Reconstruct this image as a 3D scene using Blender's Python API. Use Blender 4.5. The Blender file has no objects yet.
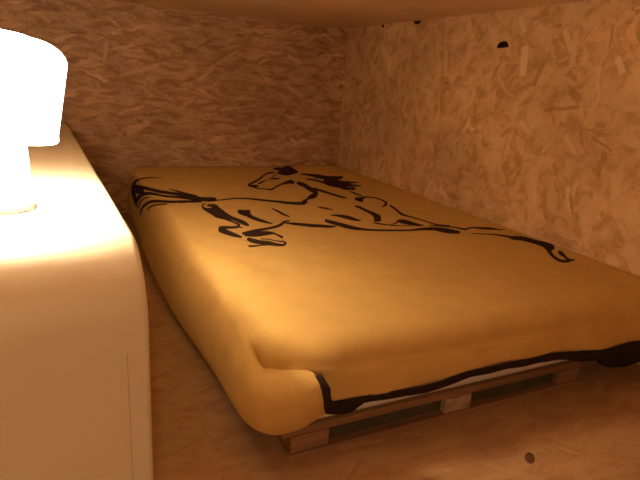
import bpy, bmesh, math, random
from mathutils import Vector, Matrix

S = bpy.context.scene
C = S.collection
random.seed(7)

# ------------------------------------------------------------------ camera
YAW, PITCH, ROLL = 0.46216, -0.29357, 0.068448
cam_data = bpy.data.cameras.new('camera')
cam_data.sensor_fit = 'HORIZONTAL'
cam_data.sensor_width = 36.0
cam_data.lens = 527.95 / 640 * 36.0
cam_data.clip_start = 0.02
cam = bpy.data.objects.new('camera', cam_data)
C.objects.link(cam)
fw = Vector((math.sin(YAW)*math.cos(PITCH), math.cos(YAW)*math.cos(PITCH), math.sin(PITCH)))
rt = Vector((math.cos(YAW), -math.sin(YAW), 0))
up = rt.cross(fw)
r2 = math.cos(ROLL)*rt + math.sin(ROLL)*up
u2 = -math.sin(ROLL)*rt + math.cos(ROLL)*up
cam.matrix_world = Matrix(((r2.x, u2.x, -fw.x, -1.5588), (r2.y, u2.y, -fw.y, -2.9559),
                           (r2.z, u2.z, -fw.z, 0.7745), (0, 0, 0, 1)))
S.camera = cam

# ------------------------------------------------------------------ light and exposure
S.view_settings.view_transform = 'Standard'
S.view_settings.look = 'None'
S.view_settings.gamma = 1.0
S.view_settings.use_curve_mapping = False
S.view_settings.exposure = 0.0
world = bpy.data.worlds.new('world')
S.world = world
world.use_nodes = True
world.node_tree.nodes['Background'].inputs[0].default_value = (1.0, 0.72, 0.45, 1)
world.node_tree.nodes['Background'].inputs[1].default_value = 0.02
LAMP_RGB = (1.0, 0.78, 0.50)
BULB_EMIT = 800.0     # bulb of the table lamp
SHADE_EMIT = 14.0      # glow of the table lamp's shade
FILL_W = 8.5          # added fill lamp behind the camera, lights cabinet and bed fronts
fill_light = bpy.data.lights.new('fill_lamp_data', 'AREA')
fill_light.shape = 'DISK'; fill_light.size = 0.24
fill_light.energy = FILL_W; fill_light.color = (1.0, 0.76, 0.48)

# ------------------------------------------------------------------ helpers
def mesh_obj(name, bm, mat=None, parent=None, smooth=True, bevel=0, subsurf=0):
    me = bpy.data.meshes.new(name)
    bmesh.ops.recalc_face_normals(bm, faces=bm.faces)
    bm.to_mesh(me); bm.free()
    o = bpy.data.objects.new(name, me)
    C.objects.link(o)
    if mat: me.materials.append(mat)
    if smooth:
        for p in me.polygons: p.use_smooth = True
    if bevel:
        b = o.modifiers.new('bevel', 'BEVEL'); b.width = bevel; b.segments = 3
        b.limit_method = 'ANGLE'; b.angle_limit = math.radians(40)
        b.harden_normals = False
    if subsurf:
        s = o.modifiers.new('sub', 'SUBSURF'); s.levels = subsurf; s.render_levels = subsurf
    if parent: o.parent = parent
    return o

def add_box(bm, x0, x1, y0, y1, z0, z1):
    vs = [bm.verts.new((x, y, z)) for x in (x0, x1) for y in (y0, y1) for z in (z0, z1)]
    for f in ((0,1,3,2),(4,6,7,5),(0,4,5,1),(2,3,7,6),(0,2,6,4),(1,5,7,3)):
        bm.faces.new([vs[i] for i in f])

def box(name, b, mat, parent=None, bevel=0.001):
    bm = bmesh.new(); add_box(bm, *b)
    return mesh_obj(name, bm, mat, parent, smooth=False, bevel=bevel)

def lathe(bm, prof, seg=48, cx=0, cy=0):
    rings = []
    for r, z in prof:
        if r < 1e-6: rings.append([bm.verts.new((cx, cy, z))])
        else: rings.append([bm.verts.new((cx+r*math.cos(2*math.pi*k/seg), cy+r*math.sin(2*math.pi*k/seg), z)) for k in range(seg)])
    for a, b in zip(rings, rings[1:]):
        for k in range(seg):
            k2 = (k+1) % seg
            if len(a) == 1 and len(b) == 1: continue
            if len(a) == 1: bm.faces.new((a[0], b[k], b[k2]))
            elif len(b) == 1: bm.faces.new((a[k], a[k2], b[0]))
            else: bm.faces.new((a[k], a[k2], b[k2], b[k]))

def tube(bm, pts, r, seg=10, flat=1.0):
    rings = []
    n = len(pts)
    for i, p in enumerate(pts):
        t = (Vector(pts[min(i+1, n-1)]) - Vector(pts[max(i-1, 0)])).normalized()
        a = Vector((0, 0, 1)) if abs(t.z) < 0.9 else Vector((0, 1, 0))
        s = t.cross(a).normalized(); w = s.cross(t).normalized()
        rr = r[i] if isinstance(r, (list, tuple)) else r
        rings.append([bm.verts.new(Vector(p) + s*math.cos(2*math.pi*k/seg)*rr*flat + w*math.sin(2*math.pi*k/seg)*rr) for k in range(seg)])
    for a, b in zip(rings, rings[1:]):
        for k in range(seg):
            k2 = (k+1) % seg
            bm.faces.new((a[k], a[k2], b[k2], b[k]))
    bm.faces.new(rings[0]); bm.faces.new(rings[-1][::-1])

def empty(name, loc, label, cat, rz=0.0, group=None):
    o = bpy.data.objects.new(name, None); C.objects.link(o)
    o.location = loc; o.rotation_euler = (0, 0, rz)
    o.empty_display_size = 0.1
    o['label'] = label; o['category'] = cat
    if group: o['group'] = group
    return o

def local(o, parent):
    """mesh was written in world coordinates: keep it there under its thing"""
    bpy.context.view_layer.update()
    o.parent = parent
    o.matrix_parent_inverse = Matrix.LocRotScale(parent.location, parent.rotation_euler, None).inverted()
    return o

# ------------------------------------------------------------------ materials
class NT:
    def __init__(self, name):
        self.m = bpy.data.materials.new(name); self.m.use_nodes = True
        self.t = self.m.node_tree; self.b = self.t.nodes['Principled BSDF']
    def n(self, typ, **k):
        nd = self.t.nodes.new(typ)
        for a, v in k.items(): setattr(nd, a, v)
        return nd
    def put(self, sock, v):
        if hasattr(v, 'links') or isinstance(v, bpy.types.NodeSocket): self.t.links.new(v, sock)
        else: sock.default_value = v
    def math(self, op, a, b=None, c=None, clamp=False):
        nd = self.n('ShaderNodeMath', operation=op, use_clamp=clamp)
        self.put(nd.inputs[0], a)
        if b is not None: self.put(nd.inputs[1], b)
        if c is not None: self.put(nd.inputs[2], c)
        return nd.outputs[0]
    def vmath(self, op, a, b=None):
        nd = self.n('ShaderNodeVectorMath', operation=op)
        self.put(nd.inputs[0], a)
        if b is not None: self.put(nd.inputs[1], b)
        return nd.outputs[0]
    def noise(self, vec, scale, detail=3, rough=0.5, dist=0.0):
        nd = self.n('ShaderNodeTexNoise'); self.put(nd.inputs['Vector'], vec)
        nd.inputs['Scale'].default_value = scale; nd.inputs['Detail'].default_value = detail
        nd.inputs['Roughness'].default_value = rough; nd.inputs['Distortion'].default_value = dist
        return nd.outputs[0]
    def ramp(self, fac, stops):
        nd = self.n('ShaderNodeValToRGB'); self.put(nd.inputs[0], fac)
        e = nd.color_ramp.elements
        e[0].position = stops[0][0]; e[0].color = (*stops[0][1], 1)
        e[1].position = stops[-1][0]; e[1].color = (*stops[-1][1], 1)
        for p, c in stops[1:-1]:
            x = e.new(p); x.color = (*c, 1)
        return nd.outputs[0]
    def mix(self, f, a, b, mode='MIX'):
        nd = self.n('ShaderNodeMix', data_type='RGBA', blend_type=mode)
        self.put(nd.inputs[0], f)
        self.put(nd.inputs[6], (*a, 1) if isinstance(a, tuple) else a)
        self.put(nd.inputs[7], (*b, 1) if isinstance(b, tuple) else b)
        return nd.outputs[2]
    def mr(self, v, a, b, c, d):
        nd = self.n('ShaderNodeMapRange', interpolation_type='SMOOTHSTEP')
        for i, x in enumerate((v, a, b, c, d)): self.put(nd.inputs[i], x)
        return nd.outputs[0]
    def bump(self, h, dist=0.002, strength=0.5):
        nd = self.n('ShaderNodeBump'); self.put(nd.inputs['Height'], h)
        nd.inputs['Distance'].default_value = dist; nd.inputs['Strength'].default_value = strength
        self.t.links.new(nd.outputs[0], self.b.inputs['Normal'])

def osb(name, axes, base, light, dark, lean=0.0, spread=2.2, L=0.13, W=0.022, layers=6, rough=0.5, contrast=1.0, seed=0.0, streak=(9, 30), marks=()):
    """oriented strand board: layered, randomly turned rectangular flakes"""
    k = NT(name)
    co = k.n('ShaderNodeTexCoord').outputs['Object']
    sp = k.n('ShaderNodeSeparateXYZ'); k.put(sp.inputs[0], co)
    cb = k.n('ShaderNodeCombineXYZ')
    k.put(cb.inputs[0], sp.outputs[axes[0]]); k.put(cb.inputs[1], sp.outputs[axes[1]])
    uv = cb.outputs[0]
    wn = k.n('ShaderNodeTexNoise'); k.put(wn.inputs['Vector'], uv); wn.inputs['Scale'].default_value = 13; wn.inputs['Detail'].default_value = 4
    wob = k.vmath('SCALE', k.vmath('SUBTRACT', wn.outputs[1], (0.5, 0.5, 0.5))); 
    wob.node.inputs[3].default_value = 0.036
    uvw = k.vmath('ADD', uv, wob)
    sv = k.vmath('MULTIPLY', uvw, (streak[0], streak[1], 1))
    tone = k.mr(k.noise(sv, 1.0, 6, 0.65, 0.8), 0.33, 0.67, 0.2, 0.8)
    for i in range(layers):
        rs = random.Random(i*13+seed)
        off = k.vmath('ADD', uvw, (rs.uniform(-9, 9), rs.uniform(-9, 9), 0))
        vor = k.n('ShaderNodeTexVoronoi', voronoi_dimensions='2D', feature='F1')
        k.put(vor.inputs['Vector'], off)
        vor.inputs['Scale'].default_value = 1/(L*rs.uniform(0.55, 0.9))
        rel = k.vmath('SUBTRACT', off, vor.outputs['Position'])
        cs = k.n('ShaderNodeSeparateColor'); k.put(cs.inputs[0], vor.outputs['Color'])
        ang = k.math('MULTIPLY_ADD', cs.outputs[0], spread, lean-spread/2)
        rot = k.n('ShaderNodeVectorRotate', rotation_type='Z_AXIS')
        k.put(rot.inputs['Vector'], rel); k.put(rot.inputs['Angle'], ang)
        rx = k.n('ShaderNodeSeparateXYZ'); k.put(rx.inputs[0], rot.outputs[0])
        hw = k.math('MULTIPLY_ADD', cs.outputs[1], W*0.7, W*0.2)
        my = k.math('ABSOLUTE', rx.outputs[1]); mx = k.math('ABSOLUTE', rx.outputs[0])
        my = k.math('ADD', my, k.math('MULTIPLY', mx, 0.12))
        inn = k.math('MULTIPLY', k.mr(k.math('SUBTRACT', hw, my), 0.0, 0.004, 0, 1), k.mr(mx, L*0.38, L*0.42, 1, 0))
        gm = k.vmath('MULTIPLY', rot.outputs[0], (10, 170, 1))
        grain = k.noise(gm, 1.0, 2)
        val = k.math('ADD', cs.outputs[2], k.math('MULTIPLY_ADD', grain, 0.5, -0.25))
        mixn = k.n('ShaderNodeMix', data_type='FLOAT')
        k.put(mixn.inputs[0], k.math('MULTIPLY', inn, k.mr(k.math('FRACT', k.math('MULTIPLY', cs.outputs[2], 7.31)), 0.35, 0.9, 0.0, 0.85))); k.put(mixn.inputs[2], tone); k.put(mixn.inputs[3], val)
        tone = mixn.outputs[0]
    fine = k.noise(k.vmath('MULTIPLY', uvw, (streak[0]*4, streak[1]*4, 1)), 1.0, 4, 0.7, 1.5)
    tone = k.math('ADD', tone, k.math('MULTIPLY_ADD', fine, 0.55, -0.275))
    for (mu, mv, ml, mw, ma, mval) in marks:      # single flakes that stand out on this sheet
        rel = k.vmath('SUBTRACT', k.vmath('ADD', uv, k.vmath('MULTIPLY', wob, (.35, .35, 0))), (mu, mv, 0))
        rot = k.n('ShaderNodeVectorRotate', rotation_type='Z_AXIS')
        k.put(rot.inputs['Vector'], rel); rot.inputs['Angle'].default_value = -ma
        rx = k.n('ShaderNodeSeparateXYZ'); k.put(rx.inputs[0], rot.outputs[0])
        inn = k.math('MULTIPLY', k.mr(k.math('ABSOLUTE', rx.outputs[0]), ml/2-.008, ml/2+.004, 1, 0), k.mr(k.math('ABSOLUTE', rx.outputs[1]), mw/2-.004, mw/2+.003, 1, 0))
        mixn = k.n('ShaderNodeMix', data_type='FLOAT')
        k.put(mixn.inputs[0], k.math('MULTIPLY', inn, 0.8)); k.put(mixn.inputs[2], tone); mixn.inputs[3].default_value = mval
        tone = mixn.outputs[0]
    col = k.ramp(k.math('MULTIPLY_ADD', k.math('SUBTRACT', tone, 0.5), contrast, 0.5),
                 [(0.0, dark), (0.28, tuple((a+b)/2 for a, b in zip(dark, base))), (0.5, base), (0.78, tuple(a*.6+b*.4 for a, b in zip(base, light))), (1.0, light)])
    spots = k.mr(k.noise(uv, 34, 3, 0.6), 0.67, 0.74, 0, 0.55)
    col = k.mix(spots, col, tuple(x*0.45 for x in dark))
    big = k.mr(k.noise(uv, 2.3, 2), 0.3, 0.7, 0.88, 1.1)
    mm = k.n('ShaderNodeCombineXYZ')
    for j in range(3): k.put(mm.inputs[j], big)
    col = k.mix(1.0, col, mm.outputs[0], 'MULTIPLY')
    k.put(k.b.inputs['Base Color'], col)
    k.b.inputs['Roughness'].default_value = rough
    k.b.inputs['Specular IOR Level'].default_value = 0.35
    k.bump(tone, 0.0015, 0.5)
    return k.m

def plain(name, col, rough=0.6, var=0.08, scale=8, bump=0.0, bscale=200, sheen=0, spec=0.4, stretch=(1, 1, 1)):
    k = NT(name)
    co = k.n('ShaderNodeTexCoord').outputs['Object']
    co = k.vmath('MULTIPLY', co, stretch)
    a = tuple(max(0, c*(1-var)) for c in col); b = tuple(min(1, c*(1+var)) for c in col)
    k.put(k.b.inputs['Base Color'], k.ramp(k.noise(co, scale, 4, 0.6), [(0.3, a), (0.7, b)]))
    k.b.inputs['Roughness'].default_value = rough
    k.b.inputs['Specular IOR Level'].default_value = spec
    if sheen:
        k.b.inputs['Sheen Weight'].default_value = sheen
        k.b.inputs['Sheen Roughness'].default_value = 0.5
        k.b.inputs['Sheen Tint'].default_value = (*[min(1, c*1.6) for c in col], 1)
    if bump: k.bump(k.noise(co, bscale, 3, 0.7), bump, 0.6)
    return k.m

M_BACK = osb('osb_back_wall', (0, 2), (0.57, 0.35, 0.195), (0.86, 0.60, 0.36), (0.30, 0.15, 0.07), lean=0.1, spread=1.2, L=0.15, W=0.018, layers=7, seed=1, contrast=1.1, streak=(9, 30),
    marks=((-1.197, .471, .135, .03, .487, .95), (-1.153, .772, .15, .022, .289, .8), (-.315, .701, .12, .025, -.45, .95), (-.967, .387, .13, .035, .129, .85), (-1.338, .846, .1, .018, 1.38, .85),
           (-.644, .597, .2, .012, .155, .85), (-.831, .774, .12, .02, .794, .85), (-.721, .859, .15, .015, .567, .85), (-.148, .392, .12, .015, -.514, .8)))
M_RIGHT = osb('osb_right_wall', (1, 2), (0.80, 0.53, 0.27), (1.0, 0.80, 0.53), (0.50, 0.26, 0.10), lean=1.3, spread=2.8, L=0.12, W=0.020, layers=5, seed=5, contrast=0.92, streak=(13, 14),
    marks=((-1.413, .893, .11, .034, 1.42, 1.05), (-1.595, .958, .09, .022, 1.0, .98), (-1.62, .735, .15, .014, 3.0, .05), (-1.805, .879, .06, .022, 1.0, .98), (-1.291, .744, .085, .010, 1.5, .95),
           (-1.684, .62, .08, .02, .83, .95), (-1.80, .64, .10, .010, .42, .05), (-1.375, 1.02, .07, .022, 1.0, .95), (-1.625, .93, .12, .022, 1.5, .85)))
M_FLOOR = osb('osb_floor', (0, 1), (0.50, 0.30, 0.145), (0.64, 0.42, 0.23), (0.34, 0.18, 0.08), lean=0.2, spread=1.6, L=0.13, W=0.018, layers=6, seed=11, contrast=0.7, streak=(9, 22))
M_CEIL = plain('plywood_ceiling', (0.84, 0.60, 0.35), 0.8, 0.06, 1.0, stretch=(1.2, 5, 3))
M_WHITE = plain('white_lacquer', (0.77, 0.69, 0.53), 0.42, 0.02, 3)
M_SEAM = plain('seam_shadow_gap', (0.10, 0.07, 0.05), 0.8)
M_BLANKET = plain('ochre_fleece', (0.64, 0.415, 0.135), 0.95, 0.07, 14, bump=0.0012, bscale=260, sheen=0.25, spec=0.1)
M_PRINT = plain('dark_print', (0.045, 0.022, 0.014), 0.95, 0.2, 60, spec=0.1)
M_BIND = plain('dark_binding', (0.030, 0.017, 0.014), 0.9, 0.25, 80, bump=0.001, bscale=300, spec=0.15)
M_SHEET = plain('white_sheet', (0.78, 0.70, 0.62), 0.9, 0.03, 20)
M_PALLET = plain('pallet_board', (0.30, 0.155, 0.075), 0.75, 0.3, 3, bump=0.0008, bscale=40, stretch=(1, 14, 14))
M_BLOCK = plain('pallet_block', (0.46, 0.33, 0.22), 0.85, 0.35, 30, bump=0.001, bscale=120)
M_GAP_SHADE = plain('painted_gap_shade', (0.075, 0.065, 0.035), 0.9, 0.25, 12)  # dark colour stands in for shade under the pallet
M_HOLE = plain('dark_hole', (0.03, 0.015, 0.008), 0.9)
M_CERAMIC = plain('lamp_white', (0.85, 0.82, 0.78), 0.35, 0.01, 3)

# ------------------------------------------------------------------ the setting
H = 1.075
XL, YF = -2.35, -4.1
T = 0.03

def struct(o, kind='structure'):
    o['kind'] = kind; return o

def cut(o, cutters):
    """cut real recesses into a wall, then drop the cutters"""
    for bm in cutters:
        me = bpy.data.meshes.new('cutter'); bmesh.ops.recalc_face_normals(bm, faces=bm.faces); bm.to_mesh(me); bm.free()
        me.materials.append(M_HOLE)
        c = bpy.data.objects.new('cutter', me); C.objects.link(c)
        o.data.materials.append(M_HOLE) if len(o.data.materials) < 2 else None
        md = o.modifiers.new('b', 'BOOLEAN'); md.object = c; md.operation = 'DIFFERENCE'; md.solver = 'EXACT'; md.material_mode = 'TRANSFER'
        bpy.context.view_layer.update()
        new = bpy.data.meshes.new_from_object(o.evaluated_get(bpy.context.evaluated_depsgraph_get()))
        o.modifiers.clear(); o.data = new
        bpy.data.objects.remove(c)

struct(box('floor', (XL, 0.0, YF, 0.0, -T, 0), M_FLOOR, bevel=0))
struct(box('ceiling', (XL, 0.0, YF, 0.0, H, H+T), M_CEIL, bevel=0))
bm = bmesh.new()
add_box(bm, XL, -1.6725, 0, T, 0, H); add_box(bm, -1.670, 0.0, 0, T, 0, H)
add_box(bm, XL, 0, T, T+0.01, 0, H)
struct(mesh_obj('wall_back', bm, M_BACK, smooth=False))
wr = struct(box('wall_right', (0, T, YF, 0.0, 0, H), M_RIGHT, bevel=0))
def prism_x(pts, x0, x1):
    b = bmesh.new()
    a = [b.verts.new((x0, y, z)) for y, z in pts]; c = [b.verts.new((x1, y, z)) for y, z in pts]
    b.faces.new(a); b.faces.new(c[::-1])
    for i in range(len(pts)):
        j = (i+1) % len(pts); b.faces.new((a[i], a[j], c[j], c[i]))
    return b
hole = [(-1.293+0.0155*math.cos(a), 0.943+0.0165*max(0, math.sin(a))) for a in [math.pi*i/10 for i in range(11)]]
hole = [(-1.3085, 0.943), (-1.3075, 0.950), (-1.3035, 0.957), (-1.297, 0.9605), (-1.289, 0.9595), (-1.282, 0.956), (-1.2785, 0.950), (-1.2775, 0.942), (-1.293, 0.9415)]
hole = [(-1.293+(y+1.293)*2.0, 0.948+(z-0.948)*1.3) for y, z in hole]
cut(wr, [prism_x(hole, -0.01, 0.018),
         prism_x([(-0.735, 1.074), (-0.730, 1.062), (-0.705, 1.057), (-0.680, 1.062), (-0.674, 1.0745)], -0.01, 0.012),
         prism_x([(-0.41, 1.073), (-0.405, 1.062), (-0.385, 1.061), (-0.380, 1.0735)], -0.01, 0.012),
         prism_x([(-0.985, 0.798), (-0.980, 0.793), (-0.973, 0.797), (-0.978, 0.802)], -0.01, 0.01)])
struct(box('wall_left', (XL-T, XL, YF, 0.0, 0, H), M_BACK, bevel=0))
struct(box('wall_front', (XL, 0.0, YF-T, YF, 0, H), M_BACK, bevel=0))
bm = bmesh.new()   # knot in the floor sheet: a shallow oval plug of darker wood
lathe(bm, [(0, 0.0012), (0.009, 0.0012), (0.012, 0.0)], 20)
for v in bm.verts:
    a, b = v.co.x*0.9, v.co.y*1.7
    v.co = Vector((-0.667+0.67*a+0.74*b, -2.287-0.74*a+0.67*b, v.co.z))
kn = mesh_obj('knot', bm, plain('knot_wood', (0.16, 0.07, 0.035), 0.7, 0.35, 60), bpy.data.objects['floor'])

# unseen ceiling lamp added behind the camera as fill light
cl = empty('fill_lamp', (-1.80, -3.75, H), 'added round white fill lamp on the ceiling, unseen behind the camera', 'lamp')
bm = bmesh.new(); lathe(bm, [(0, 0), (0.15, 0), (0.15, -0.025), (0.14, -0.03), (0, -0.03)], 40)
mesh_obj('fill_lamp_housing', bm, M_CERAMIC, cl)
lo = bpy.data.objects.new('fill_lamp_light', fill_light); C.objects.link(lo); lo.parent = cl; lo.location = (0, 0, -0.035)

# ------------------------------------------------------------------ white cabinet
CAB = empty('long_cabinet', (-1.84, -1.10, 0), 'long low glossy white cabinet with rounded top edges, the lamp standing on it', 'cabinet')
def cab_section(x0, x1, name, mat, y1=-0.06, y0=-2.155, h=0.50, R=0.135):
    pass
ang = math.radians(-2.35)
def rounded_block(name, w, d, h, rf, rs, mat, parent):
    """box with a wide round over its front top edge and softer side edges; local origin = right front floor corner, x to the left negative"""
    bm = bmesh.new()
    prof = []   # (y, z) of the section: floor front -> up -> round -> back
    prof.append((0, 0)); prof.append((0, 0.06))
    n = 16
    for i in range(4): prof.append((0, 0.06+(h-rf-0.06)*(i+1)/4))
    for i in range(1, n+1):
        a = math.pi/2*i/n
        prof.append((rf-rf*math.cos(a), h-rf+rf*math.sin(a)))
    m = 16
    for i in range(1, m+1): prof.append((rf+(d-rf)*i/m, h))
    prof.append((d, 0.06)); prof.append((d, 0))
    cy, cz = d/2, h/2
    cols = []
    ns = 6
    xs = []
    for i in range(ns+1):
        a = math.pi/2*i/ns
        xs.append((-rs+rs*math.sin(a)-0.0, rs-rs*math.cos(a)))   # x, inset
    xs = xs[::-1]   # starts at x=0 with full inset
    for i, (x, ins) in enumerate([(-(rs-rs*math.cos(math.pi/2*i/ns)), rs-rs*math.sin(math.pi/2*i/ns)) for i in range(ns+1)]):
        cols.append((x, ins))
    mid = 14
    for i in range(1, mid): cols.append((-rs-(w-2*rs)*i/mid, 0))
    for i in range(ns, -1, -1):
        cols.append((-w+(rs-rs*math.cos(math.pi/2*i/ns)), rs-rs*math.sin(math.pi/2*i/ns)))
    grid = []
    for x, ins in cols:
        row = []
        for (y, z) in prof:
            yy = min(max(y, ins), d-ins)
            zz = min(z, h-ins)
            if y < rf and z > h-rf:
                # shrink round with the inset
                vy, vz = y-rf, z-(h-rf); L = math.hypot(vy, vz)
                if L > 0: yy = rf+vy/L*(rf-ins); zz = (h-rf)+vz/L*(rf-ins)
            row.append(bm.verts.new((x, yy, zz)))
        grid.append(row)
    for a, b in zip(grid, grid[1:]):
        for j in range(len(prof)-1): bm.faces.new((a[j], a[j+1], b[j+1], b[j]))
        bm.faces.new((a[-1], a[0], b[0], b[-1]))
    bm.faces.new(grid[0][::-1]); bm.faces.new(grid[-1])
    return mesh_obj(name, bm, mat, parent)
CAB.location = (-1.452, -2.150, 0); CAB.rotation_euler = (0, 0, math.radians(2.3))
rounded_block('body', 0.80, 2.05, 0.50, 0.13, 0.012, M_WHITE, CAB)
# front panel edge: a slim vertical batten line as seen near the right edge
bm = bmesh.new(); add_box(bm, -0.0375, -0.0360, -0.0006, 0.002, 0.02, 0.335)
mesh_obj('panel_seam', bm, plain('seam_line', (0.55, 0.47, 0.36), 0.7), CAB, smooth=False)

# ------------------------------------------------------------------ table lamp
LP = Vector((-1.664, -1.812, 0.50))
lamp = empty('table_lamp', LP, 'lit white table lamp with a tilted drum shade standing on the white cabinet', 'lamp')
bm = bmesh.new()
lathe(bm, [(0, 0.0), (0.047, 0.0), (0.0475, 0.003), (0.0475, 0.010), (0.047, 0.014), (0.046, 0.06), (0.044, 0.115), (0.041, 0.130), (0.030, 0.136), (0, 0.137)], 48)
mesh_obj('lamp_base', bm, M_CERAMIC, lamp)
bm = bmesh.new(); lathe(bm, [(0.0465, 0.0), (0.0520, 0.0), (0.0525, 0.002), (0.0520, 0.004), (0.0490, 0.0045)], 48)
mesh_obj('base_shadow_ring', bm, plain('painted_base_shadow', (0.20, 0.19, 0.18), 0.5), lamp)  # added grey ring paints the thin shadow round the lamp base
bm = bmesh.new(); lathe(bm, [(0, 0.136), (0.013, 0.136), (0.013, 0.146), (0, 0.147)], 24)
mesh_obj('socket', bm, M_CERAMIC, lamp)
bm = bmesh.new()
prof = [(0, 0.1475), (0.014, 0.148), (0.024, 0.156), (0.029, 0.167), (0.030, 0.176), (0.027, 0.188), (0.018, 0.199), (0.008, 0.203), (0, 0.204)]
lathe(bm, prof, 24)
k = NT('bulb_glass'); k.b.inputs['Base Color'].default_value = (1, .9, .8, 1)
k.b.inputs['Emission Color'].default_value = (*LAMP_RGB, 1); k.b.inputs['Emission Strength'].default_value = BULB_EMIT
mesh_obj('bulb', bm, k.m, lamp)
k = NT('glowing_shade')
k.put(k.b.inputs['Base Color'], k.ramp(k.noise(k.n('ShaderNodeTexCoord').outputs['Object'], 90, 2), [(0.3, (0.84, 0.80, 0.74)), (0.7, (0.88, 0.84, 0.78))]))
k.b.inputs['Roughness'].default_value = 0.8
k.b.inputs['Emission Color'].default_value = (1.0, 0.80, 0.58, 1); k.b.inputs['Emission Strength'].default_value = SHADE_EMIT
M_SHADE = k.m
bm = bmesh.new()
Rb, Rt, h0, h1 = 0.110, 0.119, -0.080, 0.092
pr = [(Rb-0.003, h0+0.001), (Rb, h0), (Rb+0.002, h0+0.003)]
for i in range(1, 12): pr.append((Rb+(Rt-Rb)*i/12, h0+(h1-0.02-h0)*i/12))
for i in range(0, 9):
    a = math.pi/2*i/8
    pr.append((Rt-0.06+0.06*math.cos(a), h1-0.03+0.040*math.sin(a)))
pr += [(0.045, h1+0.013), (0.02, h1+0.014), (0.02, h1+0.011)]
inner = [(r-0.0025 if r > 0.03 else r, z-0.0015 if i > 10 else z) for i, (r, z) in enumerate(pr)][2:-1]
lathe(bm, pr, 64)
shade = mesh_obj('lamp_shade', bm, M_SHADE, lamp)
sd = shade.modifiers.new('thick', 'SOLIDIFY'); sd.thickness = 0.002; sd.offset = -1
shade.location = (-0.003, 0, 0.219); shade.rotation_euler = (0, math.radians(7), 0)

# ------------------------------------------------------------------ pallet
PAL = empty('pallet', (-0.74, -1.06, 0), 'low reddish wooden pallet on the floor under the mattress', 'pallet')
def pal(name, b, mat, bevel=0.0015):
    o = box(name, b, mat, bevel=bevel); return local(o, PAL)
px = [(-1.165, -1.075), (-0.755, -0.675), (-0.365, -0.285)]
ys = [-2.092, -1.78, -1.46, -1.14, -0.82, -0.50, -0.20]
for i, y in enumerate(ys):
    pal('deck_board', (-1.185, -0.275, y, y+0.12, 0.048, 0.066), M_PALLET)
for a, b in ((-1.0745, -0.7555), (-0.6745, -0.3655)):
    pal('gap_shade_board', (a, b, -2.078, -2.066, 0.0085, 0.0475), M_GAP_SHADE)  # added dark boards, stand in for the shaded void between the blocks
for (a, b) in px:
    for j, y in enumerate((-2.095, -1.45, -0.80, -0.19)):
        o = pal('block', (a, b, y, y+0.10, 0.0082, 0.0478), M_BLOCK if a == -0.755 else M_PALLET)
for y in (-2.10, -1.455, -0.805, -0.195):
    pal('bottom_board', (-1.17, -0.28, y, y+0.11, 0.0, 0.008), M_PALLET)

# ------------------------------------------------------------------ mattress
bm = bmesh.new(); rings = []
for z, ins, fy, rad in ((0.0665, .003, 0, .05), (0.072, 0, 0, .05), (0.12, 0, .002, .055), (0.16, .004, .016, .07), (0.20, .010, .040, .09), (0.225, .022, .062, .10), (0.240, .04, .085, .10), (0.245, .06, .11, .10)):
    x0, x1, y0, y1 = -1.200+ins, -0.012-ins, -2.082+ins+fy, -0.012-ins
    ring = []
    for (cx, cy, a0) in ((x1-rad, y1-rad, 0), (x0+rad, y1-rad, 90), (x0+rad, y0+rad, 180), (x1-rad, y0+rad, 270)):
        for k_ in range(7):
            a = math.radians(a0+15*k_); ring.append(bm.verts.new((cx+rad*math.cos(a), cy+rad*math.sin(a), z)))
    rings.append(ring)
for a, b in zip(rings, rings[1:]):
    for k_ in range(len(a)): bm.faces.new((a[k_], a[(k_+1) % len(a)], b[(k_+1) % len(a)], b[k_]))
bm.faces.new(rings[0][::-1]); bm.faces.new(rings[-1])
mt = mesh_obj('mattress', bm, M_SHEET)
mt['label'] = 'white mattress mostly hidden under the ochre blanket, its edge showing above the pallet'; mt['category'] = 'mattress'

# ------------------------------------------------------------------ blanket
ZB = 0.264
def lerp(a, b, t): return a+(b-a)*t
def table(x, T):
    if x <= T[0][0]: return T[0][1]
    for (a, va), (b, vb) in zip(T, T[1:]):
        if x <= b:
            t = (x-a)/(b-a); t = t*t*(3-2*t); return lerp(va, vb, t)
    return T[-1][1]
def yfront(x):
    t = max(0.0, min(1.0, (-1.03-x)/0.12)); t = t*t*(3-2*t)
    return -2.093-0.055*(x+1.25)/1.1+0.030*t
HEM = [(-1.25, 0.138), (-1.09, 0.138), (-1.02, 0.142), (-0.935, 0.1445), (-0.84, 0.146), (-0.737, 0.157), (-0.63, 0.166), (-0.51, 0.164), (-0.40, 0.157), (-0.30, 0.151), (-0.18, 0.153), (0, 0.155)]
def bumps(x, y):
    z = 0.0
    for bx, by, s, a in ((-1.05, -1.68, 0.035, -0.011), (-1.03, -1.62, 0.09, 0.004), (-0.80, -1.75, 0.15, 0.006), (-0.45, -1.95, 0.12, 0.004),
                         (-0.95, -1.95, 0.10, -0.004), (-0.6, -1.6, 0.10, -0.004), (-1.1, -1.2, 0.16, 0.004), (-0.3, -1.6, 0.2, 0.005), (-0.9, -0.5, 0.25, -0.004)):
        z += a*math.exp(-((x-bx)**2+(y-by)**2)/(2*s*s))
    z += 0.0012*math.sin(x*17+y*6)+0.001*math.sin(y*13-x*9)
    return z
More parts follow.
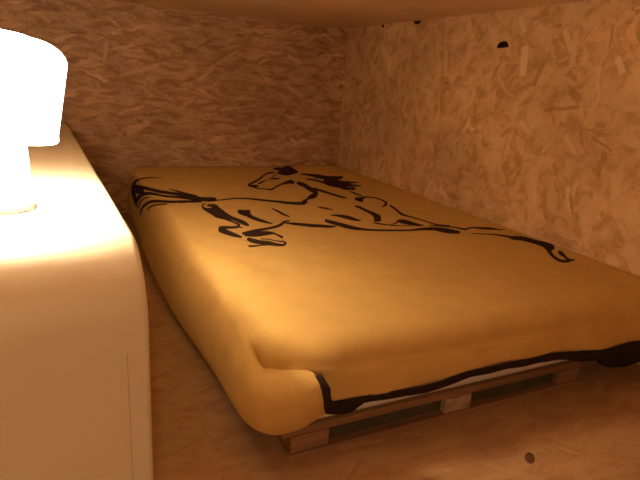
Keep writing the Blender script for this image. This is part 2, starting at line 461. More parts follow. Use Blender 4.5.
def colA(x, n_flat=44, n_r=14, n_f=12):
    yf = yfront(x); R = 0.060; hz = table(x, HEM)
    pts = []
    for i in range(n_flat):
        y = (yf+R)*i/n_flat
        pts.append(Vector((x, y-0.004 if i == 0 else y, ZB)))
    for i in range(n_r+1):
        a = math.radians(80)*i/n_r
        pts.append(Vector((x, yf+R-(R+0.008)*math.sin(a), ZB-R*1.0*(1-math.cos(a)))))
    p0 = pts[-1]
    p1 = Vector((x, yf-0.030+0.004*math.sin(x*23), hz))
    for i in range(1, n_f+1):
        t = i/n_f
        q = p0.lerp(p1, t); q.y -= 0.004*math.sin(math.pi*t)
        pts.append(q)
    out = []
    for p in pts:
        w = max(0.0, min(1.0, (p.z-0.15)/0.08))
        z = p.z+bumps(p.x, p.y)*w
        if abs(p.x) < 0.15: z -= 0.0
        out.append(Vector((p.x, p.y + (0.003*math.sin(p.x*31+p.z*20) if p.z < 0.2 else 0), z)))
    for p in out:
        q = max(0.0, min(1.0, (-1.62-p.y)/0.40)); q = q*q*(3-2*q)
        p.x *= 1+0.046*q*min(1.0, max(0.0, (-x-0.6)/0.585))
    return out
XA = -1.185
xsA = [XA*i/70 for i in range(71)]
xsA[0] = -0.003
bm = bmesh.new()
GA = [[bm.verts.new(p) for p in colA(x)] for x in xsA]
for a, b in zip(GA, GA[1:]):
    for j in range(len(a)-1): bm.faces.new((a[j], a[j+1], b[j+1], b[j]))
# left drape and the flap folded round the front corner
KEYS = [
 [(-1.185, -0.004, .264), (-1.218, -0.004, .2625), (-1.240, -0.004, .2415), (-1.250, -0.004, .19), (-1.256, -0.004, .12), (-1.262, -0.004, .05)],
 [(-1.185, -0.50, .264), (-1.218, -0.50, .2610), (-1.242, -0.50, .2370), (-1.256, -0.50, .19), (-1.266, -0.50, .12), (-1.274, -0.50, .045)],
 [(-1.185, -0.95, .264), (-1.219, -0.95, .2600), (-1.247, -0.95, .2340), (-1.267, -0.95, .19), (-1.280, -0.95, .12), (-1.288, -0.95, .045)],
 [(-1.185, -1.35, .264), (-1.222, -1.35, .2610), (-1.255, -1.35, .2360), (-1.278, -1.35, .19), (-1.288, -1.35, .12), (-1.287, -1.35, .05)],
 [(-1.185, -1.70, .264), (-1.222, -1.70, .2610), (-1.254, -1.70, .2350), (-1.275, -1.70, .19), (-1.279, -1.70, .12), (-1.263, -1.70, .06)],
 [(-1.214, -1.92, .264), (-1.238, -1.92, .2610), (-1.260, -1.92, .2370), (-1.275, -1.93, .19), (-1.276, -1.94, .12), (-1.252, -1.94, .065)],
 [(-1.238, -2.035, .256), (-1.254, -2.055, .2510), (-1.267, -2.070, .2320), (-1.276, -2.080, .19), (-1.269, -2.082, .12), (-1.238, -2.060, .070)],
 [(-1.236, -2.052, .226), (-1.238, -2.100, .2330), (-1.247, -2.128, .2240), (-1.256, -2.143, .19), (-1.244, -2.140, .12), (-1.206, -2.105, .076)],
 [(-1.200, -2.050, .195), (-1.202, -2.120, .2240), (-1.206, -2.158, .2200), (-1.206, -2.176, .185), (-1.193, -2.162, .13), (-1.168, -2.130, .096)],
 [(-1.160, -2.058, .190), (-1.166, -2.125, .220), (-1.170, -2.166, .2190), (-1.168, -2.182, .188), (-1.158, -2.168, .148), (-1.141, -2.145, .119)],
 [(-1.142, -2.068, .190), (-1.145, -2.130, .220), (-1.144, -2.168, .2190), (-1.139, -2.180, .192), (-1.129, -2.168, .162), (-1.115, -2.152, .138)],
]
def cr(P, t):
    n = len(P)-1; f = t*n; i = min(int(f), n-1); u = f-i
    p0, p1, p2, p3 = (Vector(P[max(0, min(n, k))]) for k in (i-1, i, i+1, i+2))
    return 0.5*((2*p1)+(-p0+p2)*u+(2*p0-5*p1+4*p2-p3)*u*u+(-p0+3*p1-3*p2+p3)*u**3)
NR = 24
def surfB(t, s):
    return cr([cr([k[r] for k in KEYS], t) for r in range(6)], s)
# the drape's first row IS the edge of the top sheet, down to where the flap leaves it
edge = GA[-1]
JE = 57
rowsB = []
t = 0.0
for i in range(JE+1):
    p = edge[i].co
    best = min(((surfB(t+q*0.001, 0)-p).length, t+q*0.001) for q in range(0, 60) if t+q*0.001 <= 0.72)
    t = best[1]
    rowsB.append((t, edge[i]))
t1 = t
for i in range(1, 41): rowsB.append((lerp(t1, 1.0, i/40), None))
GB = []
d_end = edge[JE].co-surfB(t1, 0)
for idx, (t, v0) in enumerate(rowsB):
    row = [surfB(t, j/NR) for j in range(NR+1)]
    d = (v0.co-row[0]) if v0 else d_end*max(0.0, 1-(idx-JE)/10)
    vs = []
    for j, p in enumerate(row):
        p = p+d*max(0.0, 1-j/8)
        if j > 8: p.x += 0.0025*math.sin(t*34+j*.2)*((j-8)/NR)
        vs.append(v0 if (j == 0 and v0) else bm.verts.new(p))
    GB.append(vs)
for a, b in zip(GB, GB[1:]):
    for j in range(NR):
        q = []
        for v in (a[j], a[j+1], b[j+1], b[j]):
            if v not in q: q.append(v)
        if len(q) > 2: bm.faces.new(q)
bl = mesh_obj('blanket', bm, M_BLANKET)
sd = bl.modifiers.new('thick', 'SOLIDIFY'); sd.thickness = 0.004; sd.offset = 0
bl['label'] = 'ochre yellow fleece blanket with a dark running horse, draped over the mattress'; bl['category'] = 'blanket'

# dark binding along the front hem and up the cut end of the flap
def bindstrip(name, pts, widths, thick, parent, mat=M_BIND, drop=Vector((0, -0.15, -1))):
    bm = bmesh.new(); rows = []
    for i, p in enumerate(pts):
        w = widths[i]; p = Vector(p); d = drop[i] if isinstance(drop, list) else drop
        d = d.normalized()
        row = []
        n = 5
        for k in range(n+1): row.append(bm.verts.new(p+d*w*k/n+Vector((0, -0.0015*math.sin(math.pi*k/n), 0))))
        rows.append(row)
    for a, b in zip(rows, rows[1:]):
        for j in range(len(a)-1): bm.faces.new((a[j], a[j+1], b[j+1], b[j]))
    o = mesh_obj(name, bm, mat, parent)
    s = o.modifiers.new('t', 'SOLIDIFY'); s.thickness = thick; s.offset = 0
    return o
pts, wd = [], []
for i in range(90):
    x = lerp(-1.135, -0.02, i/89)
    yf = yfront(x)
    top = table(x, HEM)
    w = table(x, [(-1.135, 0.018), (-1.085, 0.032), (-1.055, 0.030), (-1.02, 0.015), (-0.9, 0.016), (-0.7, 0.015), (-0.55, 0.016), (-0.45, 0.020), (-0.40, 0.027), (-0.33, 0.028), (0, 0.03)])
    pts.append((x, yf-0.0345+0.004*math.sin(x*23), top+0.002)); wd.append(w+0.0008*math.sin(x*70))
bindstrip('hem_binding', pts, wd, 0.006, bl)
pts = []; wd = []; dr = []
for j in range(NR+1):
    v = surfB(1.0, j/NR)
    pts.append(v+Vector((-0.004, -0.002, 0))); wd.append(0.017+0.0015*math.sin(j*1.3)); dr.append(Vector((1, -0.15, -0.15)))
bindstrip('flap_binding', pts[6:], wd[6:], 0.005, bl, drop=dr[6:])
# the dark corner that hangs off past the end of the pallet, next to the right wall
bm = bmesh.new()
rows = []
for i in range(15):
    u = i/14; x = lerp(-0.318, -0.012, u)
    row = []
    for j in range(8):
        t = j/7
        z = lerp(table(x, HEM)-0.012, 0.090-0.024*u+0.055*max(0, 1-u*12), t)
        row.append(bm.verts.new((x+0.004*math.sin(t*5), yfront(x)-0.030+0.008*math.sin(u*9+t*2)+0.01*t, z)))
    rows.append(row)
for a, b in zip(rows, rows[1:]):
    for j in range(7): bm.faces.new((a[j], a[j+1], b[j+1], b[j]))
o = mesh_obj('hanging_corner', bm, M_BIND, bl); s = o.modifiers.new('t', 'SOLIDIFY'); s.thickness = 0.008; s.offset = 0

# printed running horse: pieces of dark print lying on the fleece (blanket coordinates in metres)
# HORSE DATA: left and right edge of every stroke, in tenths of a millimetre
STROKES = [
 [(-11279,-3086,2629,-11301,-3208,2628),(-11447,-2998,2635,-11478,-3180,2634),(-11671,-2928,2643,-11710,-3179,2642),(-11891,-2955,2650,-11930,-3246,2650),(-12099,-3012,2649,-12132,-3310,2643),(-12251,-2897,2597,-12271,-3189,2582),(-12360,-2642,2505,-12370,-2979,2489),(-12433,-2287,2386,-12433,-2748,2385),(-12483,-1863,2229,-12470,-2577,2289),(-12517,-1487,2042,-12499,-2506,2181),(-12537,-1245,1902,-12518,-2476,2091)],
 [(-12542,-1230,1870,-12512,-2477,2119),(-12561,-1258,1728,-12533,-2641,2017),(-12582,-1381,1559,-12556,-2871,1905),(-12595,-1780,1484,-12569,-3201,1849),(-12606,-2238,1445,-12581,-3561,1791),(-12616,-2672,1402,-12597,-3821,1702),(-12625,-3096,1369,-12610,-3995,1609),(-12631,-3504,1360,-12622,-4095,1521),(-12635,-3802,1361,-12630,-4141,1455)],
 [(-12553,-2090,1865,-12522,-1805,2036),(-12534,-2806,2025,-12498,-2558,2187),(-12496,-3721,2220,-12446,-3472,2360),(-12429,-4619,2393,-12360,-4298,2496),(-12331,-5380,2523,-12244,-4989,2591),(-12221,-6023,2606,-12114,-5535,2642),(-12074,-6523,2653,-11948,-5895,2654),(-11859,-6785,2663,-11734,-6154,2657),(-11629,-6995,2664,-11503,-6392,2660),(-11407,-7201,2663,-11272,-6594,2659),(-11193,-7423,2660,-11043,-6803,2656),(-10988,-7713,2655,-10822,-7076,2651),(-10799,-8007,2652,-10616,-7328,2645),(-10633,-8249,2650,-10431,-7506,2640),(-10476,-8432,2650,-10262,-7615,2635),(-10313,-8495,2648,-10092,-7606,2630),(-10171,-8490,2645,-9939,-7589,2625),(-10053,-8450,2642,-9846,-7694,2624),(-9968,-8403,2639,-9800,-7800,2624)],
 [(-11452,-5882,2651,-11410,-5700,2647),(-11352,-6144,2654,-11292,-5890,2649),(-11219,-6495,2657,-11134,-6155,2651),(-11087,-6871,2657,-10979,-6465,2652),(-10945,-7233,2654,-10818,-6762,2649),(-10777,-7557,2651,-10631,-7025,2645),(-10645,-7788,2647,-10484,-7213,2640)],
 [(-12611,-4123,1617,-12617,-3606,1512),(-12591,-4390,1792,-12601,-3582,1643),(-12559,-4730,1988,-12573,-3760,1857),(-12528,-5068,2139,-12528,-4307,2110),(-12480,-5502,2295,-12455,-5025,2348),(-12385,-6123,2462,-12335,-5750,2519),(-12251,-6696,2588,-12185,-6352,2624),(-12105,-7161,2648,-12023,-6772,2658),(-11913,-7462,2660,-11834,-7070,2663),(-11664,-7612,2661,-11584,-7207,2664),(-11404,-7749,2660,-11310,-7314,2662),(-11153,-7966,2657,-11036,-7473,2657),(-10933,-8177,2654,-10796,-7625,2651),(-10773,-8309,2652,-10628,-7745,2647),(-10673,-8391,2652,-10525,-7828,2644)],
 [(-12567,-2606,1818,-12511,-3103,2144),(-12560,-3159,1898,-12503,-3449,2190),(-12540,-4010,2049,-12490,-3800,2242),(-12495,-4799,2243,-12453,-4315,2348),(-12446,-5225,2365,-12404,-4712,2436)],
 [(-12634,-4661,1479,-12638,-4256,1395),(-12618,-4813,1633,-12622,-4430,1559),(-12593,-5055,1832,-12597,-4706,1775),(-12560,-5362,2019,-12564,-5053,1984),(-12520,-5725,2190,-12517,-5504,2190),(-12455,-6251,2355,-12445,-6110,2371),(-12387,-6616,2459,-12377,-6507,2473)],
 [(-12661,-5636,1410,-12663,-5367,1344),(-12647,-5703,1539,-12650,-5288,1442),(-12626,-5868,1712,-12630,-5324,1605),(-12601,-6167,1890,-12605,-5636,1816),(-12564,-6554,2076,-12566,-6067,2038),(-12511,-6962,2250,-12506,-6532,2251),(-12436,-7360,2395,-12409,-6986,2431),(-12329,-7849,2524,-12278,-7489,2567),(-12192,-8258,2616,-12121,-7846,2642),(-12034,-8452,2648,-11949,-7992,2655),(-11844,-8516,2650,-11767,-8090,2656),(-11619,-8502,2653,-11547,-8108,2657),(-11394,-8486,2655,-11320,-8111,2657),(-11205,-8549,2656,-11119,-8149,2656),(-11021,-8615,2656,-10927,-8189,2654),(-10792,-8615,2656,-10701,-8209,2651),(-10609,-8594,2654,-10522,-8216,2648)],
 [(-12582,-7279,2062,-12584,-7068,2036),(-12551,-7447,2163,-12555,-7199,2140),(-12503,-7655,2280,-12503,-7404,2274),(-12451,-7881,2375,-12441,-7670,2389),(-12372,-8187,2481,-12352,-8000,2500),(-12211,-8622,2606,-12183,-8427,2618),(-12029,-8744,2647,-11996,-8537,2649)],
 [(-11562,-8597,2653,-11523,-8367,2655),(-11408,-8583,2654,-11359,-8311,2656),(-11211,-8573,2656,-11148,-8261,2656),(-11018,-8587,2656,-10953,-8289,2654),(-10867,-8605,2656,-10805,-8332,2653)],
 [(-10186,-8346,2642,-10156,-8229,2639),(-10087,-8362,2640,-10049,-8209,2637),(-9923,-8355,2637,-9873,-8156,2632),(-9666,-8273,2630,-9607,-8038,2625),(-9390,-8184,2626,-9321,-7921,2620),(-9182,-8126,2624,-9108,-7856,2620),(-8987,-8112,2625,-8905,-7837,2622),(-8764,-8175,2630,-8673,-7887,2627),(-8547,-8298,2637,-8443,-7994,2635),(-8367,-8478,2644,-8249,-8153,2643),(-8176,-8689,2652,-8048,-8346,2652),(-7896,-8938,2661,-7761,-8592,2662),(-7657,-9122,2665,-7521,-8778,2668),(-7528,-8944,2668,-7610,-8926,2667),(-7643,-9078,2666,-7502,-8735,2668),(-7514,-9253,2667,-7355,-8880,2671),(-7339,-9458,2667,-7160,-9043,2671),(-7156,-9589,2667,-6965,-9144,2671),(-6972,-9681,2666,-6769,-9208,2669),(-6799,-9730,2665,-6584,-9228,2666),(-6649,-9744,2664,-6428,-9220,2663),(-6541,-9723,2663,-6325,-9192,2661),(-6474,-9694,2662,-6263,-9163,2660)],
 [(-6544,-9586,2664,-6480,-9255,2664),(-6439,-9486,2663,-6315,-8980,2661),(-6417,-9472,2662,-6071,-8687,2655),(-6429,-9476,2663,-6094,-9002,2656),(-6439,-9591,2662,-6186,-9278,2658)],
 [(-6116,-8973,2656,-6052,-8735,2655),(-5962,-8831,2652,-5850,-8435,2651),(-5788,-8691,2649,-5587,-8063,2648),(-5679,-8669,2646,-5374,-7803,2649),(-5532,-8582,2645,-5220,-7627,2652),(-5293,-8283,2645,-5110,-7547,2654),(-5012,-7835,2652,-5085,-7568,2655),(-4767,-7270,2663,-5129,-7649,2653),(-4659,-6834,2669,-5123,-7558,2654),(-4661,-6537,2669,-5137,-7365,2655),(-4677,-6268,2668,-5157,-7078,2656),(-4632,-5882,2666,-5108,-6655,2657),(-4583,-5435,2662,-5061,-6274,2656),(-4595,-5098,2658,-5080,-6027,2654),(-4646,-4893,2655,-5104,-5798,2652),(-4744,-4851,2654,-5074,-5511,2651),(-4833,-4873,2653,-5037,-5287,2651)],
 [(-10510,-8667,2654,-10528,-8830,2657),(-10622,-8829,2658,-10637,-9016,2662),(-10762,-9108,2664,-10727,-9214,2666),(-10848,-9524,2671,-10744,-9365,2669),(-10874,-9899,2680,-10734,-9542,2674),(-10849,-10225,2688,-10655,-9630,2677),(-10804,-10520,2695,-10543,-9638,2678),(-10771,-10772,2700,-10404,-9487,2674),(-10763,-10962,2702,-10249,-9418,2672),(-10747,-11120,2704,-10181,-9667,2679),(-10695,-11303,2705,-10165,-9966,2688),(-10606,-11452,2705,-10158,-10311,2697),(-10500,-11566,2706,-10151,-10658,2703),(-10387,-11628,2706,-10129,-10943,2706),(-10282,-11693,2705,-10089,-11190,2707),(-10206,-11826,2702,-10021,-11361,2705),(-10144,-11990,2700,-9946,-11522,2703),(-10093,-12193,2696,-9879,-11719,2701),(-10041,-12377,2692,-9830,-11925,2697),(-9967,-12472,2690,-9822,-12166,2694),(-9907,-12520,2689,-9827,-12354,2692)],
 [(-10597,-9382,2671,-10510,-9017,2662),(-10498,-9428,2672,-10381,-8966,2660),(-10392,-9516,2675,-10230,-8965,2658),(-10336,-9697,2681,-10154,-9171,2663),(-10300,-9867,2685,-10119,-9374,2669)],
 [(-10584,-11159,2706,-10525,-11010,2706),(-10531,-11409,2706,-10464,-11245,2707),(-10458,-11703,2704,-10383,-11517,2706),(-10374,-11915,2701,-10297,-11725,2704),(-10300,-12102,2698,-10217,-11903,2701),(-10259,-12274,2695,-10153,-12047,2699),(-10252,-12386,2692,-10125,-12212,2696),(-10239,-12340,2693,-10212,-12516,2689),(-10270,-12375,2692,-10332,-12662,2686),(-10377,-12395,2691,-10456,-12679,2684),(-10507,-12380,2691,-10588,-12671,2684),(-10626,-12341,2691,-10717,-12678,2683),(-10734,-12303,2692,-10833,-12704,2682),(-10831,-12299,2691,-10919,-12762,2680),(-10950,-12401,2689,-10927,-12777,2680),(-11071,-12824,2679,-10854,-12551,2686),(-11054,-13034,2674,-10849,-12569,2685),(-10995,-13166,2671,-10800,-12664,2683),(-10922,-13284,2669,-10728,-12793,2680),(-10850,-13406,2666,-10666,-12957,2676),(-10776,-13523,2665,-10611,-13118,2673),(-10705,-13603,2664,-10563,-13248,2671),(-10641,-13659,2664,-10522,-13369,2669),(-10576,-13703,2665,-10495,-13509,2667),(-10528,-13731,2665,-10479,-13617,2666)],
 [(-10312,-12611,2687,-10248,-12437,2691),(-10246,-12655,2686,-10197,-12524,2689),(-10179,-12698,2686,-10147,-12611,2688)],
 [(-9741,-10621,2696,-9561,-10140,2682),(-9730,-10807,2698,-9478,-10140,2680),(-9700,-11020,2698,-9379,-10157,2678),(-9644,-11143,2697,-9288,-10208,2676),(-9597,-11217,2696,-9218,-10385,2676),(-9570,-11326,2695,-9258,-10754,2682),(-9536,-11525,2693,-9304,-11057,2685),(-9477,-11720,2691,-9273,-11269,2684),(-9404,-11898,2688,-9213,-11465,2682),(-9316,-12058,2685,-9143,-11664,2679),(-9215,-12202,2681,-9067,-11863,2677),(-9083,-12329,2678,-8981,-12098,2674),(-8974,-12416,2675,-8916,-12287,2673)],
 [(-9401,-10613,2685,-9262,-10197,2675),(-9321,-10638,2683,-9181,-10224,2673),(-9241,-10662,2680,-9100,-10251,2671)],
 [(-10413,-13409,2670,-10351,-13159,2675),(-10315,-13393,2671,-10244,-13109,2677),(-10178,-13362,2674,-10098,-13042,2680),(-10039,-13308,2677,-9954,-12975,2682),(-9875,-13239,2680,-9783,-12907,2684),(-9650,-13157,2683,-9560,-12851,2685),(-9412,-13068,2684,-9325,-12783,2683),(-9207,-12993,2683,-9115,-12692,2680),(-9024,-12909,2680,-8925,-12580,2675),(-8869,-12800,2677,-8777,-12455,2670),(-8718,-12649,2671,-8649,-12322,2665),(-8561,-12430,2664,-8508,-12146,2659),(-8420,-12232,2658,-8348,-11970,2653),(-8250,-12085,2652,-8187,-11898,2649),(-8110,-11990,2649,-8070,-11878,2647)],
 [(-10385,-13566,2668,-10285,-13253,2674),(-10295,-13636,2669,-10169,-13246,2676),(-10171,-13710,2671,-10020,-13235,2678),(-10044,-13732,2673,-9884,-13209,2680),(-9911,-13728,2676,-9744,-13188,2682),(-9770,-13699,2679,-9606,-13189,2683),(-9632,-13664,2681,-9478,-13220,2684),(-9497,-13635,2683,-9372,-13307,2684),(-9389,-13639,2685,-9293,-13421,2685),(-9352,-13714,2686,-9261,-13545,2685),(-9340,-13842,2687,-9245,-13674,2687),(-9319,-14031,2688,-9205,-13828,2688),(-9305,-14192,2689,-9169,-13953,2689)],
 [(-10452,-13978,2665,-10324,-13710,2668),(-10438,-14127,2666,-10277,-13780,2668),(-10393,-14309,2667,-10209,-13878,2669),(-10291,-14440,2670,-10119,-14018,2671),(-10175,-14553,2675,-10018,-14156,2674),(-10079,-14646,2678,-9911,-14217,2677),(-9989,-14725,2682,-9805,-14281,2680),(-9895,-14807,2685,-9727,-14426,2683),(-9795,-14881,2688,-9660,-14571,2686),(-9688,-14940,2691,-9578,-14673,2689),(-9582,-14960,2693,-9499,-14722,2691),(-9472,-14894,2693,-9429,-14679,2692),(-9357,-14728,2693,-9410,-14659,2692),(-9309,-14519,2692,-9412,-14670,2692),(-9345,-14418,2690,-9419,-14573,2690),(-9446,-14362,2688,-9499,-14488,2688),(-9563,-14299,2685,-9605,-14398,2685),(-9646,-14179,2683,-9689,-14274,2682),(-9733,-14058,2680,-9774,-14159,2680),(-9854,-13986,2677,-9892,-14089,2677),(-9953,-13945,2674,-9990,-14049,2674)],
 [(-10628,-14711,2671,-10568,-14529,2668),(-10571,-14737,2673,-10509,-14551,2669),(-10479,-14756,2674,-10422,-14574,2671),(-10356,-14733,2675,-10312,-14586,2673),(-10217,-14707,2677,-10180,-14585,2675),(-10060,-14715,2680,-10009,-14557,2678),(-9935,-14730,2683,-9868,-14528,2681)],
 [(-8501,-12327,2661,-8441,-12187,2658),(-8409,-12432,2661,-8309,-12200,2655),(-8281,-12566,2660,-8135,-12235,2652),(-8140,-12685,2659,-7969,-12308,2651),(-7990,-12803,2659,-7802,-12400,2651),(-7840,-12924,2660,-7638,-12501,2652),(-7692,-13025,2660,-7487,-12597,2654),(-7543,-13072,2660,-7350,-12666,2657),(-7425,-13097,2661,-7240,-12718,2658),(-7392,-13119,2661,-7200,-12743,2659),(-7352,-13148,2661,-7162,-12776,2660),(-7215,-13215,2662,-7041,-12875,2662),(-7050,-13263,2663,-6907,-12976,2665),(-6888,-13219,2665,-6795,-13021,2667),(-6766,-13161,2668,-6712,-13042,2669)],
 [(-6883,-12365,2664,-6709,-12076,2667),(-6880,-12475,2664,-6672,-12128,2668),(-6859,-12631,2666,-6617,-12220,2670),(-6795,-12791,2667,-6546,-12370,2673),(-6717,-12968,2669,-6464,-12550,2675),(-6650,-13179,2670,-6373,-12732,2677),(-6572,-13380,2669,-6281,-12917,2678),(-6478,-13541,2668,-6203,-13104,2679),(-6361,-13673,2668,-6118,-13282,2678),(-6210,-13770,2668,-6012,-13448,2677),(-6039,-13853,2669,-5882,-13595,2677),(-5853,-13939,2670,-5713,-13709,2677),(-5664,-14018,2672,-5529,-13800,2677),(-5489,-14083,2673,-5352,-13864,2678),(-5314,-14138,2675,-5173,-13914,2678),(-5131,-14181,2677,-4991,-13962,2678),(-4938,-14220,2678,-4799,-14008,2678),(-4727,-14274,2680,-4583,-14058,2677),(-4517,-14323,2681,-4364,-14097,2676),(-4330,-14342,2682,-4171,-14107,2675),(-4146,-14350,2681,-3972,-14092,2674),(-3957,-14351,2681,-3737,-14028,2672),(-3765,-14366,2681,-3489,-13978,2671),(-3548,-14412,2683,-3248,-14009,2675),(-3363,-14500,2686,-3031,-14078,2680),(-3288,-14662,2691,-2863,-14148,2685),(-3233,-14831,2696,-2734,-14246,2690),(-3127,-14955,2699,-2649,-14404,2695),(-3000,-15049,2701,-2587,-14572,2699),(-2835,-15095,2703,-2515,-14725,2702),(-2700,-15114,2704,-2457,-14835,2704)],
 [(-8169,-10113,2653,-8114,-10002,2654),(-8151,-10331,2652,-8055,-10138,2653),(-8127,-10607,2649,-7989,-10345,2651),(-8104,-10880,2647,-7956,-10609,2648),(-8071,-11140,2645,-7933,-10883,2645),(-8003,-11352,2644,-7900,-11156,2644),(-7944,-11495,2644,-7876,-11366,2643)],
 [(-6174,-10275,2658,-6106,-10140,2657),(-6100,-10397,2658,-5990,-10183,2655),(-5995,-10555,2659,-5849,-10281,2654),(-5847,-10707,2660,-5739,-10512,2656),(-5722,-10826,2661,-5665,-10726,2658)],
 [(-6275,-11651,2673,-6215,-11533,2672),(-6176,-11760,2676,-6058,-11534,2674),(-6059,-11918,2679,-5863,-11565,2675),(-5975,-12124,2682,-5710,-11674,2677),(-5899,-12323,2684,-5592,-11822,2679),(-5835,-12461,2685,-5536,-11988,2681),(-5760,-12575,2686,-5506,-12174,2683),(-5628,-12675,2686,-5461,-12414,2684),(-5512,-12740,2685,-5427,-12609,2685)],
 [(-7578,-5156,2630,-7494,-5033,2629),(-7629,-5356,2631,-7498,-5113,2629),(-7658,-5611,2630,-7479,-5170,2628),(-7608,-5781,2629,-7394,-5189,2626),(-7513,-5876,2628,-7283,-5213,2624),(-7353,-5828,2625,-7171,-5291,2622),(-7212,-5745,2623,-7082,-5363,2620)],
 [(-7574,-5360,2630,-7493,-5009,2629),(-7338,-5086,2626,-7245,-4687,2627),(-7030,-4713,2623,-6935,-4284,2627),(-6755,-4331,2627,-6674,-3933,2633),(-6502,-3963,2635,-6437,-3607,2642),(-6313,-3663,2644,-6257,-3338,2651),(-6128,-3377,2653,-6066,-3048,2660),(-5874,-3014,2664,-5782,-2617,2669),(-5617,-2705,2671,-5459,-2194,2672),(-5370,-2595,2672,-5182,-2069,2669),(-5180,-2568,2671,-4992,-2068,2667)],
 [(-7023,-5126,2620,-6965,-4904,2621),(-6928,-5061,2619,-6847,-4744,2621),(-6780,-4925,2619,-6683,-4538,2624),(-6556,-4643,2622,-6477,-4318,2629),(-6364,-4396,2629,-6304,-4145,2635)],
 [(-6579,-4147,2631,-6565,-4015,2633),(-6405,-3859,2638,-6386,-3677,2642),(-6229,-3571,2648,-6203,-3334,2652)],
 [(-7558,-5711,2628,-7467,-5494,2627),(-7521,-5955,2628,-7421,-5712,2626),(-7445,-6222,2629,-7339,-5947,2626),(-7286,-6308,2628,-7189,-6041,2624),(-7117,-6362,2627,-7017,-6097,2622),(-7022,-6552,2630,-6888,-6208,2623),(-6902,-6657,2631,-6757,-6225,2622),(-6679,-6402,2625,-6578,-6007,2618),(-6438,-6054,2619,-6345,-5682,2617),(-6176,-5733,2619,-6082,-5389,2621),(-5925,-5465,2624,-5823,-5122,2628),(-5744,-5355,2629,-5602,-4916,2636),(-5587,-5302,2634,-5399,-4725,2643),(-5436,-5244,2639,-5170,-4457,2650),(-5352,-5239,2641,-4948,-4283,2653),(-5290,-5308,2643,-4925,-4590,2652),(-5244,-5415,2645,-4978,-4925,2651)],
 [(-5950,-4065,2643,-5869,-3834,2650),(-5859,-4106,2644,-5738,-3769,2654),(-5737,-4140,2646,-5580,-3717,2657),(-5593,-4118,2649,-5461,-3773,2657),(-5474,-4086,2651,-5381,-3846,2657)],
 [(-6321,-4342,2630,-6283,-4210,2634),(-6168,-4223,2635,-6126,-4071,2639),(-5961,-4026,2644,-5923,-3863,2648),(-5755,-3719,2654,-5729,-3570,2658),(-5548,-3390,2664,-5513,-3224,2666),(-5313,-3079,2668,-5259,-2866,2671),(-5120,-2833,2670,-5050,-2575,2669)],
 [(-4814,-1403,2658,-4550,-686,2646),(-4692,-1427,2657,-4382,-611,2646),(-4590,-1573,2658,-4170,-556,2649),(-4641,-2027,2661,-4009,-611,2652),(-4683,-2528,2663,-3858,-629,2656),(-4618,-2832,2660,-3653,-529,2661),(-4512,-2976,2656,-3471,-518,2666),(-4351,-2901,2653,-3420,-761,2668),(-4160,-2733,2650,-3433,-1129,2666),(-3939,-2577,2648,-3490,-1621,2660),(-3762,-2462,2647,-3551,-2020,2654)],
 [(-4327,-679,2648,-4184,-395,2647),(-4447,-1227,2653,-4148,-601,2650),(-4476,-1706,2657,-4081,-700,2652),(-4180,-1354,2655,-3940,-558,2654),(-3900,-912,2657,-3723,-320,2658),(-3760,-718,2659,-3579,-205,2662),(-3687,-683,2661,-3476,-200,2665),(-3705,-1007,2661,-3387,-346,2668),(-3750,-1353,2659,-3325,-498,2670)],
 [(-5011,-2467,2669,-4741,-1849,2662),(-5008,-2762,2668,-4640,-1915,2661),(-4946,-3059,2665,-4499,-2000,2659),(-4744,-3149,2661,-4318,-2120,2656),(-4514,-3123,2655,-4150,-2225,2654),(-4336,-2969,2652,-4067,-2247,2652),(-4215,-2803,2651,-4024,-2244,2652)],
 [(-3752,-2814,2643,-3625,-2534,2646),(-3656,-2982,2640,-3458,-2552,2645),(-3513,-3211,2637,-3230,-2611,2645),(-3337,-3463,2636,-2988,-2740,2646),(-3149,-3730,2637,-2747,-2927,2648),(-2976,-4002,2642,-2562,-3195,2650),(-2789,-4249,2647,-2378,-3448,2654),(-2569,-4458,2654,-2120,-3583,2662),(-2328,-4563,2660,-1869,-3655,2668),(-2043,-4433,2668,-1680,-3694,2672),(-1817,-4260,2673,-1548,-3705,2674)],
 [(-3387,-3776,2636,-3190,-3361,2637),(-3259,-3980,2638,-2958,-3362,2640),(-3099,-4263,2642,-2688,-3456,2646),(-2948,-4565,2647,-2513,-3753,2651),(-2821,-4888,2652,-2396,-4139,2656),(-2800,-5279,2655,-2367,-4542,2659),(-2731,-5601,2656,-2321,-4867,2661),(-2457,-5657,2656,-2125,-5036,2664),(-2134,-5620,2659,-1882,-5154,2668),(-1815,-5587,2663,-1652,-5291,2671),(-1567,-5550,2667,-1477,-5389,2671)],
 [(-4118,-4335,2647,-3986,-4047,2643),(-3975,-4469,2648,-3786,-4065,2641),(-3813,-4689,2649,-3557,-4171,2640),(-3710,-5007,2655,-3427,-4466,2643),(-3645,-5384,2661,-3351,-4851,2650),(-3648,-5826,2668,-3341,-5290,2657),(-3632,-6233,2672,-3324,-5688,2662),(-3503,-6472,2670,-3220,-5958,2663),(-3346,-6658,2666,-3076,-6174,2661),(-3214,-6882,2662,-2904,-6337,2657),(-3072,-7071,2657,-2736,-6487,2652),(-2873,-7157,2652,-2601,-6688,2648),(-2708,-7192,2647,-2508,-6850,2645)],
 [(-3428,-5063,2654,-2988,-4274,2644),(-3441,-5465,2660,-2925,-4547,2647),(-3414,-5912,2665,-2838,-4888,2652),(-3303,-6186,2665,-2760,-5212,2655),(-3119,-6352,2661,-2644,-5486,2656),(-2856,-6395,2655,-2450,-5646,2656),(-2549,-6383,2650,-2218,-5782,2656),(-2177,-6372,2648,-1964,-5996,2654),(-1879,-6368,2649,-1766,-6172,2653)],
